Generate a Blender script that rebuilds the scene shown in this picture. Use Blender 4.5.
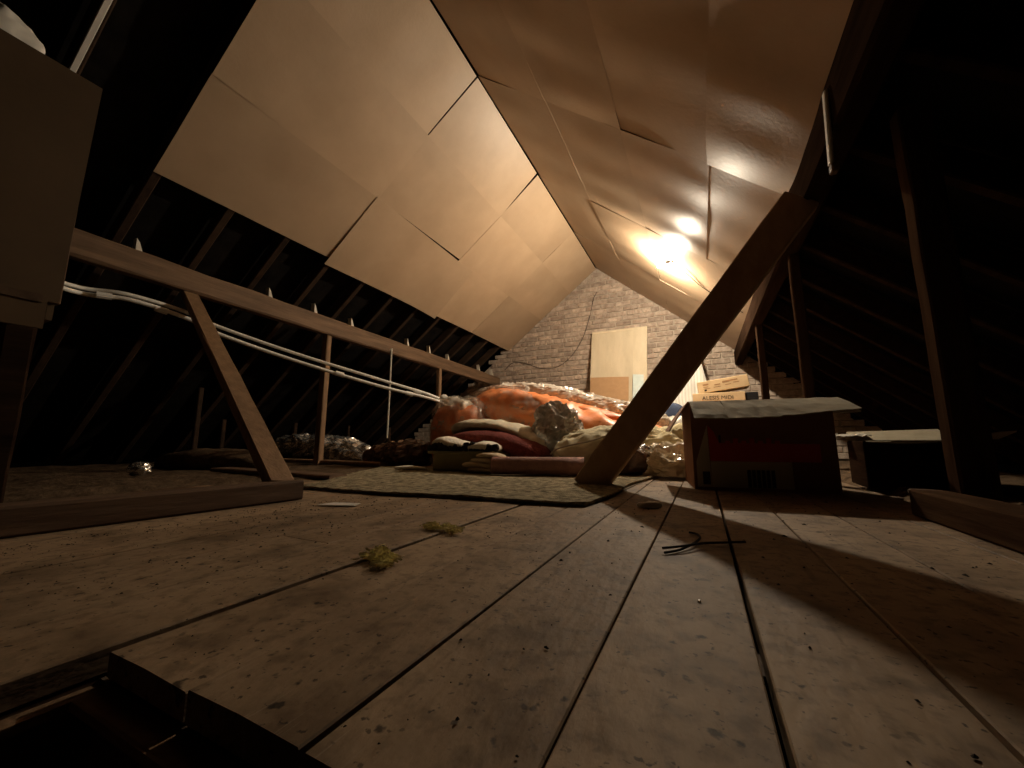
import bpy, math, random
from mathutils import Vector, Matrix, noise
random.seed(7)
for o in list(bpy.data.objects): bpy.data.objects.remove(o)
SC = bpy.context.scene
COL = SC.collection
R = math.radians

# ------------------------------------------------------------------ camera, world, exposure
cam_d = bpy.data.cameras.new('camera'); cam = bpy.data.objects.new('camera', cam_d); COL.objects.link(cam)
cam_d.sensor_width = 36.0; cam_d.lens = 36.0 * 385.0 / 1024.0; cam_d.clip_start = 0.01
cam.location = (0, 0, 0.20); cam.rotation_euler = (R(90 + 8.567), 0, R(26.13))
SC.camera = cam
W = bpy.data.worlds.new('night'); SC.world = W; W.use_nodes = True
W.node_tree.nodes['Background'].inputs[0].default_value = (0.010, 0.008, 0.007, 1)
W.node_tree.nodes['Background'].inputs[1].default_value = 0.02
SC.view_settings.view_transform = 'Standard'; SC.view_settings.look = 'None'
SC.view_settings.exposure = 0.0; SC.view_settings.gamma = 1.0; SC.view_settings.use_curve_mapping = False
BULB_STRENGTH = 4500.0
BULB_COLOUR = (1.0, 0.86, 0.66)

# ------------------------------------------------------------------ helpers
def link(o): COL.objects.link(o); return o
def tag(o, label=None, cat=None, group=None, kind=None):
    if label: o['label'] = label
    if cat: o['category'] = cat
    if group: o['group'] = group
    if kind: o['kind'] = kind
    return o
def thing(name, label, cat, loc=(0, 0, 0), group=None):
    o = link(bpy.data.objects.new(name, None)); o.location = loc; o.empty_display_size = .05
    return tag(o, label, cat, group)
def mesh(name, verts, faces, mat, parent=None, smooth=False, loc=None, mats=None, midx=None):
    """verts in world space; the object origin goes to loc (or the parent's origin)"""
    if loc is None:
        loc = parent.location if parent is not None else (0, 0, 0)
        if parent is not None and parent.parent is not None: loc = Vector(parent.location) + Vector(parent.parent.location)
    L = Vector(loc)
    me = bpy.data.meshes.new(name)
    me.from_pydata([tuple(Vector(v) - L) for v in verts], [], faces)
    if mats:
        for m in mats: me.materials.append(m)
        for p, i in zip(me.polygons, midx): p.material_index = i
    else: me.materials.append(mat)
    if smooth:
        for p in me.polygons: p.use_smooth = True
    me.update()
    o = link(bpy.data.objects.new(name, me))
    if parent is not None:
        o.parent = parent
        pl = Vector(parent.location) + (Vector(parent.parent.location) if parent.parent else Vector())
        o.location = L - pl
    else: o.location = L
    return o
def join(*geoms):
    V, F = [], []
    for v, f in geoms:
        k = len(V); V += [tuple(p) for p in v]; F += [tuple(i + k for i in q) for q in f]
    return V, F
def box(x0, x1, y0, y1, z0, z1):
    v = [(x, y, z) for z in (z0, z1) for y in (y0, y1) for x in (x0, x1)]
    return v, [(0, 2, 3, 1), (4, 5, 7, 6), (0, 1, 5, 4), (2, 6, 7, 3), (0, 4, 6, 2), (1, 3, 7, 5)]
def xf(g, M): return [tuple(M @ Vector(p)) for p in g[0]], g[1]
def rbox(c, s, rz=0, rx=0, ry=0, ch=0.004):
    """chamfered box: centre, full sizes, rotation"""
    hx, hy, hz = s[0] / 2, s[1] / 2, s[2] / 2; ch = min(ch, hx * .6, hy * .6, hz * .6)
    v = []; idx = {}
    for sx in (-1, 1):
        for sy in (-1, 1):
            for sz in (-1, 1):
                for a in range(3):
                    p = [sx * (hx - ch), sy * (hy - ch), sz * (hz - ch)]
                    p[a] = (sx * hx, sy * hy, sz * hz)[a]
                    idx[(sx, sy, sz, a)] = len(v); v.append(tuple(p))
    f = []
    for a in range(3):
        b, c2 = (a + 1) % 3, (a + 2) % 3
        for s0 in (-1, 1):
            q = []
            for (i, j) in ((-1, -1), (1, -1), (1, 1), (-1, 1)):
                k = [0, 0, 0]; k[a] = s0; k[b] = i; k[c2] = j; q.append(idx[(*k, a)])
            f.append(tuple(q if s0 > 0 else q[::-1]))
    for a in range(3):
        b, c2 = (a + 1) % 3, (a + 2) % 3
        for i in (-1, 1):
            for j in (-1, 1):
                k0 = [0, 0, 0]; k1 = [0, 0, 0]; k0[a] = -1; k1[a] = 1
                for k in (k0, k1): k[b] = i; k[c2] = j
                q = (idx[(*k0, b)], idx[(*k1, b)], idx[(*k1, c2)], idx[(*k0, c2)])
                f.append(q if i * j > 0 else q[::-1])
    for sx in (-1, 1):
        for sy in (-1, 1):
            for sz in (-1, 1):
                q = (idx[(sx, sy, sz, 0)], idx[(sx, sy, sz, 1)], idx[(sx, sy, sz, 2)])
                f.append(q if sx * sy * sz > 0 else q[::-1])
    M = Matrix.Translation(c) @ Matrix.Rotation(rz, 4, 'Z') @ Matrix.Rotation(ry, 4, 'Y') @ Matrix.Rotation(rx, 4, 'X')
    return xf((v, f), M)
def timber(p0, p1, w, t, up=(0, 0, 1), ch=0.006, seg=8, wob=0.003, seed=0):
    """sawn timber from p0 to p1; w across (side axis), t along the 'up' axis; worn, slightly wavy"""
    p0, p1 = Vector(p0), Vector(p1); d = (p1 - p0).normalized()
    s = d.cross(Vector(up)).normalized(); u = s.cross(d).normalized()
    a, b = w / 2, t / 2
    prof = [(-a + ch, -b), (a - ch, -b), (a, -b + ch), (a, b - ch), (a - ch, b), (-a + ch, b), (-a, b - ch), (-a, -b + ch)]
    v, f = [], []
    for i in range(seg + 1):
        c = p0.lerp(p1, i / seg)
        for k, (x, y) in enumerate(prof):
            n = noise.noise(Vector((i * .9 + seed * 3.1, k // 2 * 5.3, seed))) * wob
            v.append(c + s * (x + (n if x > 0 else -n)) + u * (y + n))
    for i in range(seg):
        for k in range(8):
            k2 = (k + 1) % 8; f.append((i * 8 + k, i * 8 + k2, i * 8 + 8 + k2, i * 8 + 8 + k))
    f.append(tuple(range(7, -1, -1))); f.append(tuple(range(seg * 8, seg * 8 + 8)))
    return v, f
def spline(pts, n):
    P = [Vector(p) for p in pts]; out = []
    for i in range(len(P) - 1):
        a, b, c, d = P[max(i - 1, 0)], P[i], P[i + 1], P[min(i + 2, len(P) - 1)]
        for k in range(n):
            t = k / n
            out.append(.5 * ((2 * b) + (c - a) * t + (2 * a - 5 * b + 4 * c - d) * t * t + (3 * b - a - 3 * c + d) * t ** 3))
    return out + [P[-1]]
def tube(pts, r, n=8, sub=6):
    P = spline(pts, sub); v, f = [], []
    ref = Vector((0, 0, 1))
    for i, p in enumerate(P):
        d = (P[min(i + 1, len(P) - 1)] - P[max(i - 1, 0)]).normalized()
        if abs(d.dot(ref)) > .97: ref = Vector((1, 0, 0))
        s = d.cross(ref).normalized(); u = s.cross(d)
        for k in range(n):
            a = 2 * math.pi * k / n; v.append(p + s * math.cos(a) * r + u * math.sin(a) * r)
    for i in range(len(P) - 1):
        for k in range(n):
            f.append((i * n + k, i * n + (k + 1) % n, i * n + n + (k + 1) % n, i * n + n + k))
    f.append(tuple(range(n - 1, -1, -1))); f.append(tuple(range((len(P) - 1) * n, len(P) * n)))
    return v, f
def lathe(prof, origin, axis=(0, 0, 1), n=24):
    ax = Vector(axis).normalized(); s = ax.orthogonal().normalized(); u = ax.cross(s); O = Vector(origin)
    v, f = [], []
    for (r, h) in prof:
        for k in range(n):
            a = 2 * math.pi * k / n; v.append(O + ax * h + (s * math.cos(a) + u * math.sin(a)) * max(r, 1e-4))
    for i in range(len(prof) - 1):
        for k in range(n): f.append((i * n + k, i * n + (k + 1) % n, i * n + n + (k + 1) % n, i * n + n + k))
    f.append(tuple(range(n - 1, -1, -1))); f.append(tuple(range((len(prof) - 1) * n, len(prof) * n)))
    return v, f
def wrinkle(p, amp, fr, seed, ridged=True):
    q = Vector(p) * fr + Vector((seed * 7.3, seed * 3.7, seed * 1.9)); s = 0; a = 1
    for i in range(3):
        n = noise.noise(q); s += a * ((.35 - abs(n)) if ridged else n); q = q * 2.1 + Vector((5, 2, 1)); a *= .5
    return s * amp
def blob(c, size, rz=0, ry=0, rx=0, e=(.7, .7), amp=.01, fr=10, seed=0, ridged=True, nu=40, nv=22, zmin=None, warp=None):
    """soft super-ellipsoid: cushions, bags, crumpled cloth"""
    sg = lambda v, p: math.copysign(abs(v) ** p, v)
    M = Matrix.Translation(c) @ Matrix.Rotation(rz, 4, 'Z') @ Matrix.Rotation(ry, 4, 'Y') @ Matrix.Rotation(rx, 4, 'X')
    v, f = [], []
    for j in range(nv + 1):
        th = -math.pi / 2 + math.pi * j / nv
        for i in range(nu):
            ph = 2 * math.pi * i / nu
            n = Vector((sg(math.cos(th), e[0]) * sg(math.cos(ph), e[1]), sg(math.cos(th), e[0]) * sg(math.sin(ph), e[1]), sg(math.sin(th), e[0])))
            p = Vector((n.x * size[0] / 2, n.y * size[1] / 2, n.z * size[2] / 2))
            if warp: p = Vector(warp(p))
            p = M @ p
            q = n.copy(); q.normalize()
            if amp: p += (M.to_3x3() @ q) * wrinkle(p, amp, fr, seed, ridged)
            if zmin is not None and p.z < zmin: p.z = zmin + (p.z - zmin) * .02
            v.append(p)
    for j in range(nv):
        for i in range(nu):
            i2 = (i + 1) % nu; f.append((j * nu + i, j * nu + i2, j * nu + nu + i2, j * nu + nu + i))
    return v, f
def loft(spine, radii, sub=8, n=28, amp=.006, fr=10, seed=0, ridged=True, zmin=None, e=.85, up=(0, 0, 1), endcap=True):
    """soft roll: ellipse sections (side radius, up radius) along a smooth spine with rounded ends"""
    P = spline(spine, sub); Rr = spline([(a, b, 0) for a, b in radii], sub); U = Vector(up)
    v, f = [], []; N = len(P)
    sg = lambda w, p: math.copysign(abs(w) ** p, w)
    for i, p in enumerate(P):
        d = (P[min(i + 1, N - 1)] - P[max(i - 1, 0)]).normalized()
        s = d.cross(U).normalized(); u = s.cross(d)
        t = i / (N - 1); k0 = 1
        if endcap:
            m = min(t, 1 - t) * 9
            k0 = math.sqrt(max(0.02, 1 - (1 - min(m, 1)) ** 2))
        for k in range(n):
            a = 2 * math.pi * k / n
            q = s * sg(math.cos(a), e) * Rr[i].x * k0 + u * sg(math.sin(a), e) * Rr[i].y * k0
            w = p + q
            if amp: w = w + q.normalized() * wrinkle(w, amp, fr, seed, ridged) * min(1, k0 + .2)
            if zmin is not None and w.z < zmin: w = Vector((w.x, w.y, zmin + (w.z - zmin) * .02))
            v.append(w)
    for i in range(N - 1):
        for k in range(n): f.append((i * n + k, i * n + (k + 1) % n, i * n + n + (k + 1) % n, i * n + n + k))
    f.append(tuple(range(n - 1, -1, -1))); f.append(tuple(range((N - 1) * n, N * n)))
    return v, f
def slab(corners, th, nu, nv, fn=None):
    """thin solid sheet from 4 corners (bilinear) with thickness th along its normal; fn(u,v)->offset vector"""
    A, B, C, D = [Vector(c) for c in corners]; nrm = (B - A).cross(D - A).normalized()
    v, f = [], []
    for side in (0, 1):
        for j in range(nv + 1):
            for i in range(nu + 1):
                a, b = i / nu, j / nv
                p = (A * (1 - a) + B * a) * (1 - b) + (D * (1 - a) + C * a) * b
                if fn: p = p + fn(a, b, nrm)
                v.append(p + nrm * (th if side else 0))
    K = (nu + 1) * (nv + 1); g = lambda i, j, s: s * K + j * (nu + 1) + i
    for j in range(nv):
        for i in range(nu):
            f.append((g(i, j, 0), g(i, j + 1, 0), g(i + 1, j + 1, 0), g(i + 1, j, 0)))
            f.append((g(i, j, 1), g(i + 1, j, 1), g(i + 1, j + 1, 1), g(i, j + 1, 1)))
    def rim(p, q):
        k = len(v); v.extend([v[p], v[q], v[q + K], v[p + K]]); f.append((k, k + 1, k + 2, k + 3))
    for i in range(nu): rim(g(i, 0, 0), g(i + 1, 0, 0)); rim(g(i + 1, nv, 0), g(i, nv, 0))
    for j in range(nv): rim(g(0, j + 1, 0), g(0, j, 0)); rim(g(nu, j, 0), g(nu, j + 1, 0))
    return v, f

# ------------------------------------------------------------------ materials
def mat(name, c0, c1, rough=.8, scale=6, stretch=(1, 1, 1), bump=.15, spec=.3, detail=6, vary=.12, bscale=None,
        specks=0, speck_col=(.01, .008, .006), metallic=0, sheen=0, lines=None):
    m = bpy.data.materials.new(name); m.use_nodes = True; N = m.node_tree.nodes; Lk = m.node_tree.links
    B = N['Principled BSDF']; B.inputs['Roughness'].default_value = rough; B.inputs['Specular IOR Level'].default_value = spec
    B.inputs['Metallic'].default_value = metallic
    if sheen: B.inputs['Sheen Weight'].default_value = sheen
    tc = N.new('ShaderNodeTexCoord'); mp = N.new('ShaderNodeMapping'); mp.inputs['Scale'].default_value = stretch
    oi = N.new('ShaderNodeObjectInfo'); ad = N.new('ShaderNodeVectorMath'); ad.operation = 'MULTIPLY_ADD'
    ad.inputs[1].default_value = (13.7, 9.1, 5.3)
    Lk.new(oi.outputs['Random'], ad.inputs[0]); Lk.new(tc.outputs['Object'], ad.inputs[2]); Lk.new(ad.outputs[0], mp.inputs['Vector'])
    nz = N.new('ShaderNodeTexNoise'); nz.inputs['Scale'].default_value = scale; nz.inputs['Detail'].default_value = detail; nz.inputs['Roughness'].default_value = .62
    Lk.new(mp.outputs[0], nz.inputs['Vector'])
    cr = N.new('ShaderNodeValToRGB'); cr.color_ramp.elements[0].position = .3; cr.color_ramp.elements[1].position = .7
    cr.color_ramp.elements[0].color = (*c0, 1); cr.color_ramp.elements[1].color = (*c1, 1)
    Lk.new(nz.outputs[0], cr.inputs[0]); col = cr.outputs[0]
    if lines:
        wv = N.new('ShaderNodeTexWave'); wv.bands_direction = lines[0]; wv.inputs['Scale'].default_value = lines[1]
        wv.inputs['Distortion'].default_value = lines[2]; wv.inputs['Detail'].default_value = 3; Lk.new(tc.outputs['Object'], wv.inputs['Vector'])
        mx = N.new('ShaderNodeMixRGB'); mx.blend_type = 'MULTIPLY'; mx.inputs[0].default_value = lines[3]
        Lk.new(col, mx.inputs[1]); Lk.new(wv.outputs[0], mx.inputs[2]); col = mx.outputs[0]
    if specks:
        for (sc, lo, hi) in ((55, .68, .72), (130, .68, .73)):
            n2 = N.new('ShaderNodeTexNoise'); n2.inputs['Scale'].default_value = sc; n2.inputs['Detail'].default_value = 2
            Lk.new(ad.outputs[0], n2.inputs['Vector'])
            r2 = N.new('ShaderNodeMapRange'); r2.inputs[1].default_value = lo; r2.inputs[2].default_value = hi; r2.inputs[4].default_value = specks
            Lk.new(n2.outputs[0], r2.inputs[0])
            mx = N.new('ShaderNodeMixRGB'); mx.inputs[2].default_value = (*speck_col, 1)
            Lk.new(r2.outputs[0], mx.inputs[0]); Lk.new(col, mx.inputs[1]); col = mx.outputs[0]
    if vary:
        hs = N.new('ShaderNodeHueSaturation'); mr = N.new('ShaderNodeMapRange')
        mr.inputs[3].default_value = 1 - vary; mr.inputs[4].default_value = 1 + vary
        Lk.new(oi.outputs['Random'], mr.inputs[0]); Lk.new(mr.outputs[0], hs.inputs['Value']); Lk.new(col, hs.inputs['Color']); col = hs.outputs[0]
    Lk.new(col, B.inputs['Base Color'])
    if bump:
        nb = N.new('ShaderNodeTexNoise'); nb.inputs['Scale'].default_value = bscale or scale * 3; nb.inputs['Detail'].default_value = 5
        Lk.new(mp.outputs[0], nb.inputs['Vector'])
        bp = N.new('ShaderNodeBump'); bp.inputs['Strength'].default_value = bump; bp.inputs['Distance'].default_value = .01
        Lk.new(nb.outputs[0], bp.inputs['Height']); Lk.new(bp.outputs[0], B.inputs['Normal'])
    return m
def plastic(name, tint, clear=.45, rough=.16, scale=35, bump=.5):
    """thin crinkled clear film: partly transparent, partly milky, glossy"""
    m = bpy.data.materials.new(name); m.use_nodes = True; N = m.node_tree.nodes; Lk = m.node_tree.links
    N.remove(N['Principled BSDF']); out = N['Material Output']
    tr = N.new('ShaderNodeBsdfTransparent'); tr.inputs[0].default_value = (.97, .95, .92, 1)
    P = N.new('ShaderNodeBsdfPrincipled'); P.inputs['Base Color'].default_value = (*tint, 1); P.inputs['Roughness'].default_value = rough
    P.inputs['Specular IOR Level'].default_value = .9
    tc = N.new('ShaderNodeTexCoord'); nz = N.new('ShaderNodeTexNoise'); nz.inputs['Scale'].default_value = scale; nz.inputs['Detail'].default_value = 3
    nz.noise_type = 'RIDGED_MULTIFRACTAL'
    Lk.new(tc.outputs['Object'], nz.inputs['Vector'])
    bp = N.new('ShaderNodeBump'); bp.inputs['Strength'].default_value = bump; bp.inputs['Distance'].default_value = .012
    Lk.new(nz.outputs[0], bp.inputs['Height']); Lk.new(bp.outputs[0], P.inputs['Normal'])
    n2 = N.new('ShaderNodeTexNoise'); n2.inputs['Scale'].default_value = 12; n2.inputs['Detail'].default_value = 4
    Lk.new(tc.outputs['Object'], n2.inputs['Vector'])
    mr = N.new('ShaderNodeMapRange'); mr.inputs[1].default_value = .35; mr.inputs[2].default_value = .65
    mr.inputs[3].default_value = 1 - clear - .2; mr.inputs[4].default_value = min(1, 1 - clear + .2)
    Lk.new(n2.outputs[0], mr.inputs[0])
    mx = N.new('ShaderNodeMixShader'); Lk.new(mr.outputs[0], mx.inputs[0]); Lk.new(tr.outputs[0], mx.inputs[1]); Lk.new(P.outputs[0], mx.inputs[2])
    Lk.new(mx.outputs[0], out.inputs['Surface']); return m
def lining_mat(name):
    m = mat(name, (.38, .265, .165), (.47, .335, .215), rough=.48, scale=1.7, detail=5, bump=.06, bscale=50, spec=.38, vary=.09)
    return m

def board_mat():
    m = mat('dusty_floorboard', (.20, .132, .078), (.37, .26, .162), rough=.66, scale=2.4, stretch=(1.8, .8, 2), bump=.32, bscale=24, spec=.15, vary=.09, detail=8)
    N = m.node_tree.nodes; Lk = m.node_tree.links; B = N['Principled BSDF']; tc = N.new('ShaderNodeTexCoord')
    col = B.inputs['Base Color'].links[0].from_socket
    def layer(scale, stretch, lo, hi, amount, c, col, mask=None, det=3):
        mp = N.new('ShaderNodeMapping'); mp.inputs['Scale'].default_value = stretch; Lk.new(tc.outputs['Object'], mp.inputs[0])
        n = N.new('ShaderNodeTexNoise'); n.inputs['Scale'].default_value = scale; n.inputs['Detail'].default_value = det; Lk.new(mp.outputs[0], n.inputs['Vector'])
        r = N.new('ShaderNodeMapRange'); r.inputs[1].default_value = lo; r.inputs[2].default_value = hi; r.inputs[4].default_value = amount; Lk.new(n.outputs[0], r.inputs[0])
        fac = r.outputs[0]
        if mask:
            n2 = N.new('ShaderNodeTexNoise'); n2.inputs['Scale'].default_value = mask[0]; n2.inputs['Detail'].default_value = 1; Lk.new(tc.outputs['Object'], n2.inputs['Vector'])
            r2 = N.new('ShaderNodeMapRange'); r2.inputs[1].default_value = mask[1]; r2.inputs[2].default_value = mask[2]; Lk.new(n2.outputs[0], r2.inputs[0])
            mu = N.new('ShaderNodeMath'); mu.operation = 'MULTIPLY'; Lk.new(fac, mu.inputs[0]); Lk.new(r2.outputs[0], mu.inputs[1]); fac = mu.outputs[0]
        mx = N.new('ShaderNodeMixRGB'); mx.inputs[2].default_value = (*c, 1); Lk.new(fac, mx.inputs[0]); Lk.new(col, mx.inputs[1]); return mx.outputs[0]
    col = layer(9, (1, 1, 1), .50, .70, .65, (.07, .042, .023), col, det=5)            # damp brown blotches
    col = layer(40, (1, 1, 1), .50, .66, .5, (.09, .056, .032), col, det=5)           # fine mottling
    col = layer(3.5, (18, 1.2, 1), .60, .72, .35, (.08, .05, .03), col, det=6)         # grain
    col = layer(5, (50, 1.6, 1), .63, .70, .35, (.50, .43, .34), col, mask=(3.2, .55, .68))   # pale scuffs
    col = layer(48, (1, 1, 1), .64, .70, .85, (.016, .011, .008), col, mask=(4, .36, .55))    # soot specks
    col = layer(120, (1, 1, 1), .64, .69, .8, (.018, .012, .008), col, mask=(7, .3, .5))
    Lk.new(col, B.inputs['Base Color']); return m

M = dict(
    lining=lining_mat('brown_hardboard'),
    felt=mat('black_roofing_felt', (.006, .005, .005), (.014, .012, .010), rough=.95, scale=9, spec=.1),
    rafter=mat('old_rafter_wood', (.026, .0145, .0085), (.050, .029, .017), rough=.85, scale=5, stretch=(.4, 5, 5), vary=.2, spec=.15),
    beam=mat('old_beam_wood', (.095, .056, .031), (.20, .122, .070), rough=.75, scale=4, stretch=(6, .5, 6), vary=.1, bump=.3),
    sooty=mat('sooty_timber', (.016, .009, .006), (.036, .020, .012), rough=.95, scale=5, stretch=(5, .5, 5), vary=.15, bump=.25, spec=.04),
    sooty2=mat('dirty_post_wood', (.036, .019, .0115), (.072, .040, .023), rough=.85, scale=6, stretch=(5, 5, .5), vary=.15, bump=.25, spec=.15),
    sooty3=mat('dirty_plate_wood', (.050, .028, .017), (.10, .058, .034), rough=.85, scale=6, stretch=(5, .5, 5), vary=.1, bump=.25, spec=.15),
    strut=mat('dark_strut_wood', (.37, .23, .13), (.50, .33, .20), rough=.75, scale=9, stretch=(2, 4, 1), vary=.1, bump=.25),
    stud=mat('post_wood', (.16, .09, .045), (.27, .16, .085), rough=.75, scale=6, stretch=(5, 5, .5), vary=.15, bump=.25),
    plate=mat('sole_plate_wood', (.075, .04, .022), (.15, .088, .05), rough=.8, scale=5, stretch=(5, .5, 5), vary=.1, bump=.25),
    board=board_mat(),
    joist=mat('joist_wood', (.07, .045, .03), (.14, .09, .055), rough=.9, scale=5, stretch=(.5, 5, 5)),
    insul=mat('loft_insulation', (.06, .04, .025), (.16, .11, .07), rough=1, scale=14, bump=1, bscale=30, spec=.05),
    mortar=mat('lime_mortar', (.40, .325, .25), (.52, .43, .34), rough=.95, scale=12, bump=.4),
    brick=mat('rough_brick', (.27, .195, .145), (.54, .435, .345), rough=.9, scale=14, bump=.6, vary=.25, specks=.5, speck_col=(.55, .46, .36)),
    casing=mat('dull_hardboard', (.075, .044, .019), (.105, .064, .03), rough=.75, scale=3, vary=.05, bump=.08),
    torn=mat('torn_board_edge', (.05, .028, .015), (.15, .09, .05), rough=.9, scale=18),
    white=mat('white_plastic', (.74, .70, .62), (.84, .80, .72), rough=.4, bump=0, vary=.03, spec=.5),
    cloth_white=mat('white_cloth', (.62, .58, .50), (.80, .76, .68), rough=.9, scale=4, bump=.2, lines=('X', 9, 2, .25)),
    carpet=mat('mottled_carpet', (.045, .036, .022), (.46, .385, .25), rough=1, scale=34, bump=.9, bscale=160, spec=.05, vary=0),
    carpet_back=mat('carpet_backing', (.12, .09, .05), (.18, .13, .08), rough=1, scale=40),
    orange=mat('orange_satin', (.74, .20, .055), (.86, .33, .12), rough=.42, scale=7, bump=.25, spec=.5, vary=.04),
    rust=mat('rust_orange_satin', (.50, .13, .04), (.66, .21, .07), rough=.5, scale=7, bump=.25, vary=.04),
    film=plastic('clear_plastic_film', (.80, .75, .65), clear=.30),
    film_clear=plastic('thin_clear_film', (.70, .64, .54), clear=.80, rough=.1),
    film_grey=plastic('grey_plastic_film', (.42, .39, .34), clear=.2, rough=.14, scale=16, bump=1.0),
    film_cream=plastic('cream_plastic_film', (.78, .68, .50), clear=.08, rough=.22, scale=18, bump=.8),
    ivory=mat('ivory_quilting', (.42, .36, .26), (.60, .53, .40), rough=.9, scale=10, bump=.4),
    maroon=mat('maroon_knit', (.10, .018, .014), (.22, .045, .035), rough=1, scale=60, bump=1, bscale=110),
    fur_white=mat('pale_fleece', (.60, .53, .42), (.78, .72, .60), rough=1, scale=30, bump=.8, bscale=90),
    fur_black=mat('black_fleece', (.008, .007, .006), (.03, .025, .02), rough=1, scale=40, bump=.8),
    green=mat('olive_board', (.40, .37, .20), (.50, .46, .27), rough=.8, scale=6, bump=.05),
    cream=mat('cream_cloth', (.55, .42, .27), (.72, .58, .40), rough=.9, scale=12, bump=.3),
    mauve=mat('mauve_foam', (.26, .14, .115), (.40, .23, .19), rough=.85, scale=25, bump=.3),
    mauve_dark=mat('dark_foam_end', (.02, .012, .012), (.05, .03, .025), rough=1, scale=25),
    khaki=mat('khaki_cotton', (.52, .45, .28), (.68, .60, .40), rough=.85, scale=9, bump=.35),
    yellow=mat('pale_yellow_cotton', (.62, .52, .30), (.76, .66, .42), rough=.85, scale=9, bump=.35),
    blue=mat('navy_cotton', (.02, .03, .06), (.05, .065, .11), rough=.9, scale=20),
    ply=mat('pale_plywood', (.60, .50, .34), (.74, .63, .45), rough=.6, scale=3, stretch=(3, 3, .6), bump=.1, specks=.25, speck_col=(.35, .24, .12)),
    card=mat('tan_cardboard', (.42, .25, .125), (.48, .295, .155), rough=.85, scale=20, bump=.05, vary=.03),
    mirror=mat('pale_blue_strip', (.50, .58, .56), (.62, .70, .66), rough=.3, scale=12, bump=.05),
    boxbrown=mat('brown_carton', (.26, .13, .075), (.34, .175, .10), rough=.85, scale=8, bump=.06, vary=.03),
    flap=mat('carton_flap_inside', (.36, .31, .215), (.46, .40, .285), rough=.85, scale=14, bump=.12, vary=.08),
    red=mat('red_print', (.62, .06, .045), (.70, .09, .06), rough=.6, scale=9, bump=0, vary=0),
    grey=mat('grey_panel', (.62, .57, .43), (.70, .65, .50), rough=.7, scale=9, bump=0, vary=0),
    ink=mat('dark_print', (.03, .018, .014), (.05, .03, .024), rough=.7, scale=9, bump=0, vary=0),
    inkbrown=mat('brown_print', (.30, .16, .07), (.40, .22, .10), rough=.7, scale=30, bump=0, vary=0),
    kraft=mat('kraft_carton', (.58, .40, .21), (.68, .49, .28), rough=.7, scale=12, bump=.06, vary=.05),
    black=mat('black_plastic', (.012, .012, .014), (.02, .02, .022), rough=.45, scale=9, bump=0, vary=0, spec=.5),
    brass=mat('dull_brass', (.30, .22, .10), (.40, .30, .15), rough=.35, scale=20, metallic=1, bump=0),
    foil=mat('crinkled_foil', (.70, .68, .63), (.86, .84, .80), rough=.2, scale=14, metallic=.85, bump=.8, bscale=28, vary=0),
    brownbag=mat('brown_plastic_bag', (.07, .035, .02), (.13, .065, .035), rough=.25, scale=12, bump=.8, bscale=18, spec=.7),
    soot=mat('soot_crumb', (.012, .009, .007), (.035, .026, .018), rough=1, scale=40, vary=.3),
    tinsel=mat('gold_tinsel', (.85, .74, .34), (.98, .92, .60), rough=.35, scale=60, metallic=.25, bump=.3, spec=.8),
    paper=mat('scrap_paper', (.50, .46, .38), (.62, .57, .48), rough=.9, scale=20),
    cable=mat('dark_cable', (.05, .035, .028), (.08, .055, .04), rough=.6, scale=20, bump=0),
    paleold=mat('pale_offcut', (.50, .45, .36), (.66, .60, .50), rough=.8, scale=20, bump=.2, vary=.15),
)
for k_ in ('sooty', 'sooty2', 'sooty3', 'felt', 'insul'): M[k_].node_tree.nodes['Principled BSDF'].inputs['IOR'].default_value = 1.0
mb = bpy.data.materials.new('lit_bulb_glass'); mb.use_nodes = True
nt = mb.node_tree; nt.nodes.remove(nt.nodes['Principled BSDF']); em = nt.nodes.new('ShaderNodeEmission')
em.inputs[0].default_value = (*BULB_COLOUR, 1); em.inputs[1].default_value = BULB_STRENGTH
nt.links.new(em.outputs[0], nt.nodes['Material Output'].inputs['Surface']); M['bulb'] = mb

# ------------------------------------------------------------------ roof geometry
XR, ZR, SL, SR, YG, YB = -1.30, 2.85, .757, .846, 5.60, -1.80
def zl(x): return ZR + SL * (x - XR)
def zr(x): return ZR - SR * (x - XR)
EL, ER = XR - ZR / SL, XR + ZR / SR            # eaves where the slopes meet the floor
nl = Vector((SL, 0, -1)).normalized(); nr = Vector((-SR, 0, -1)).normalized()   # into the room

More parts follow.
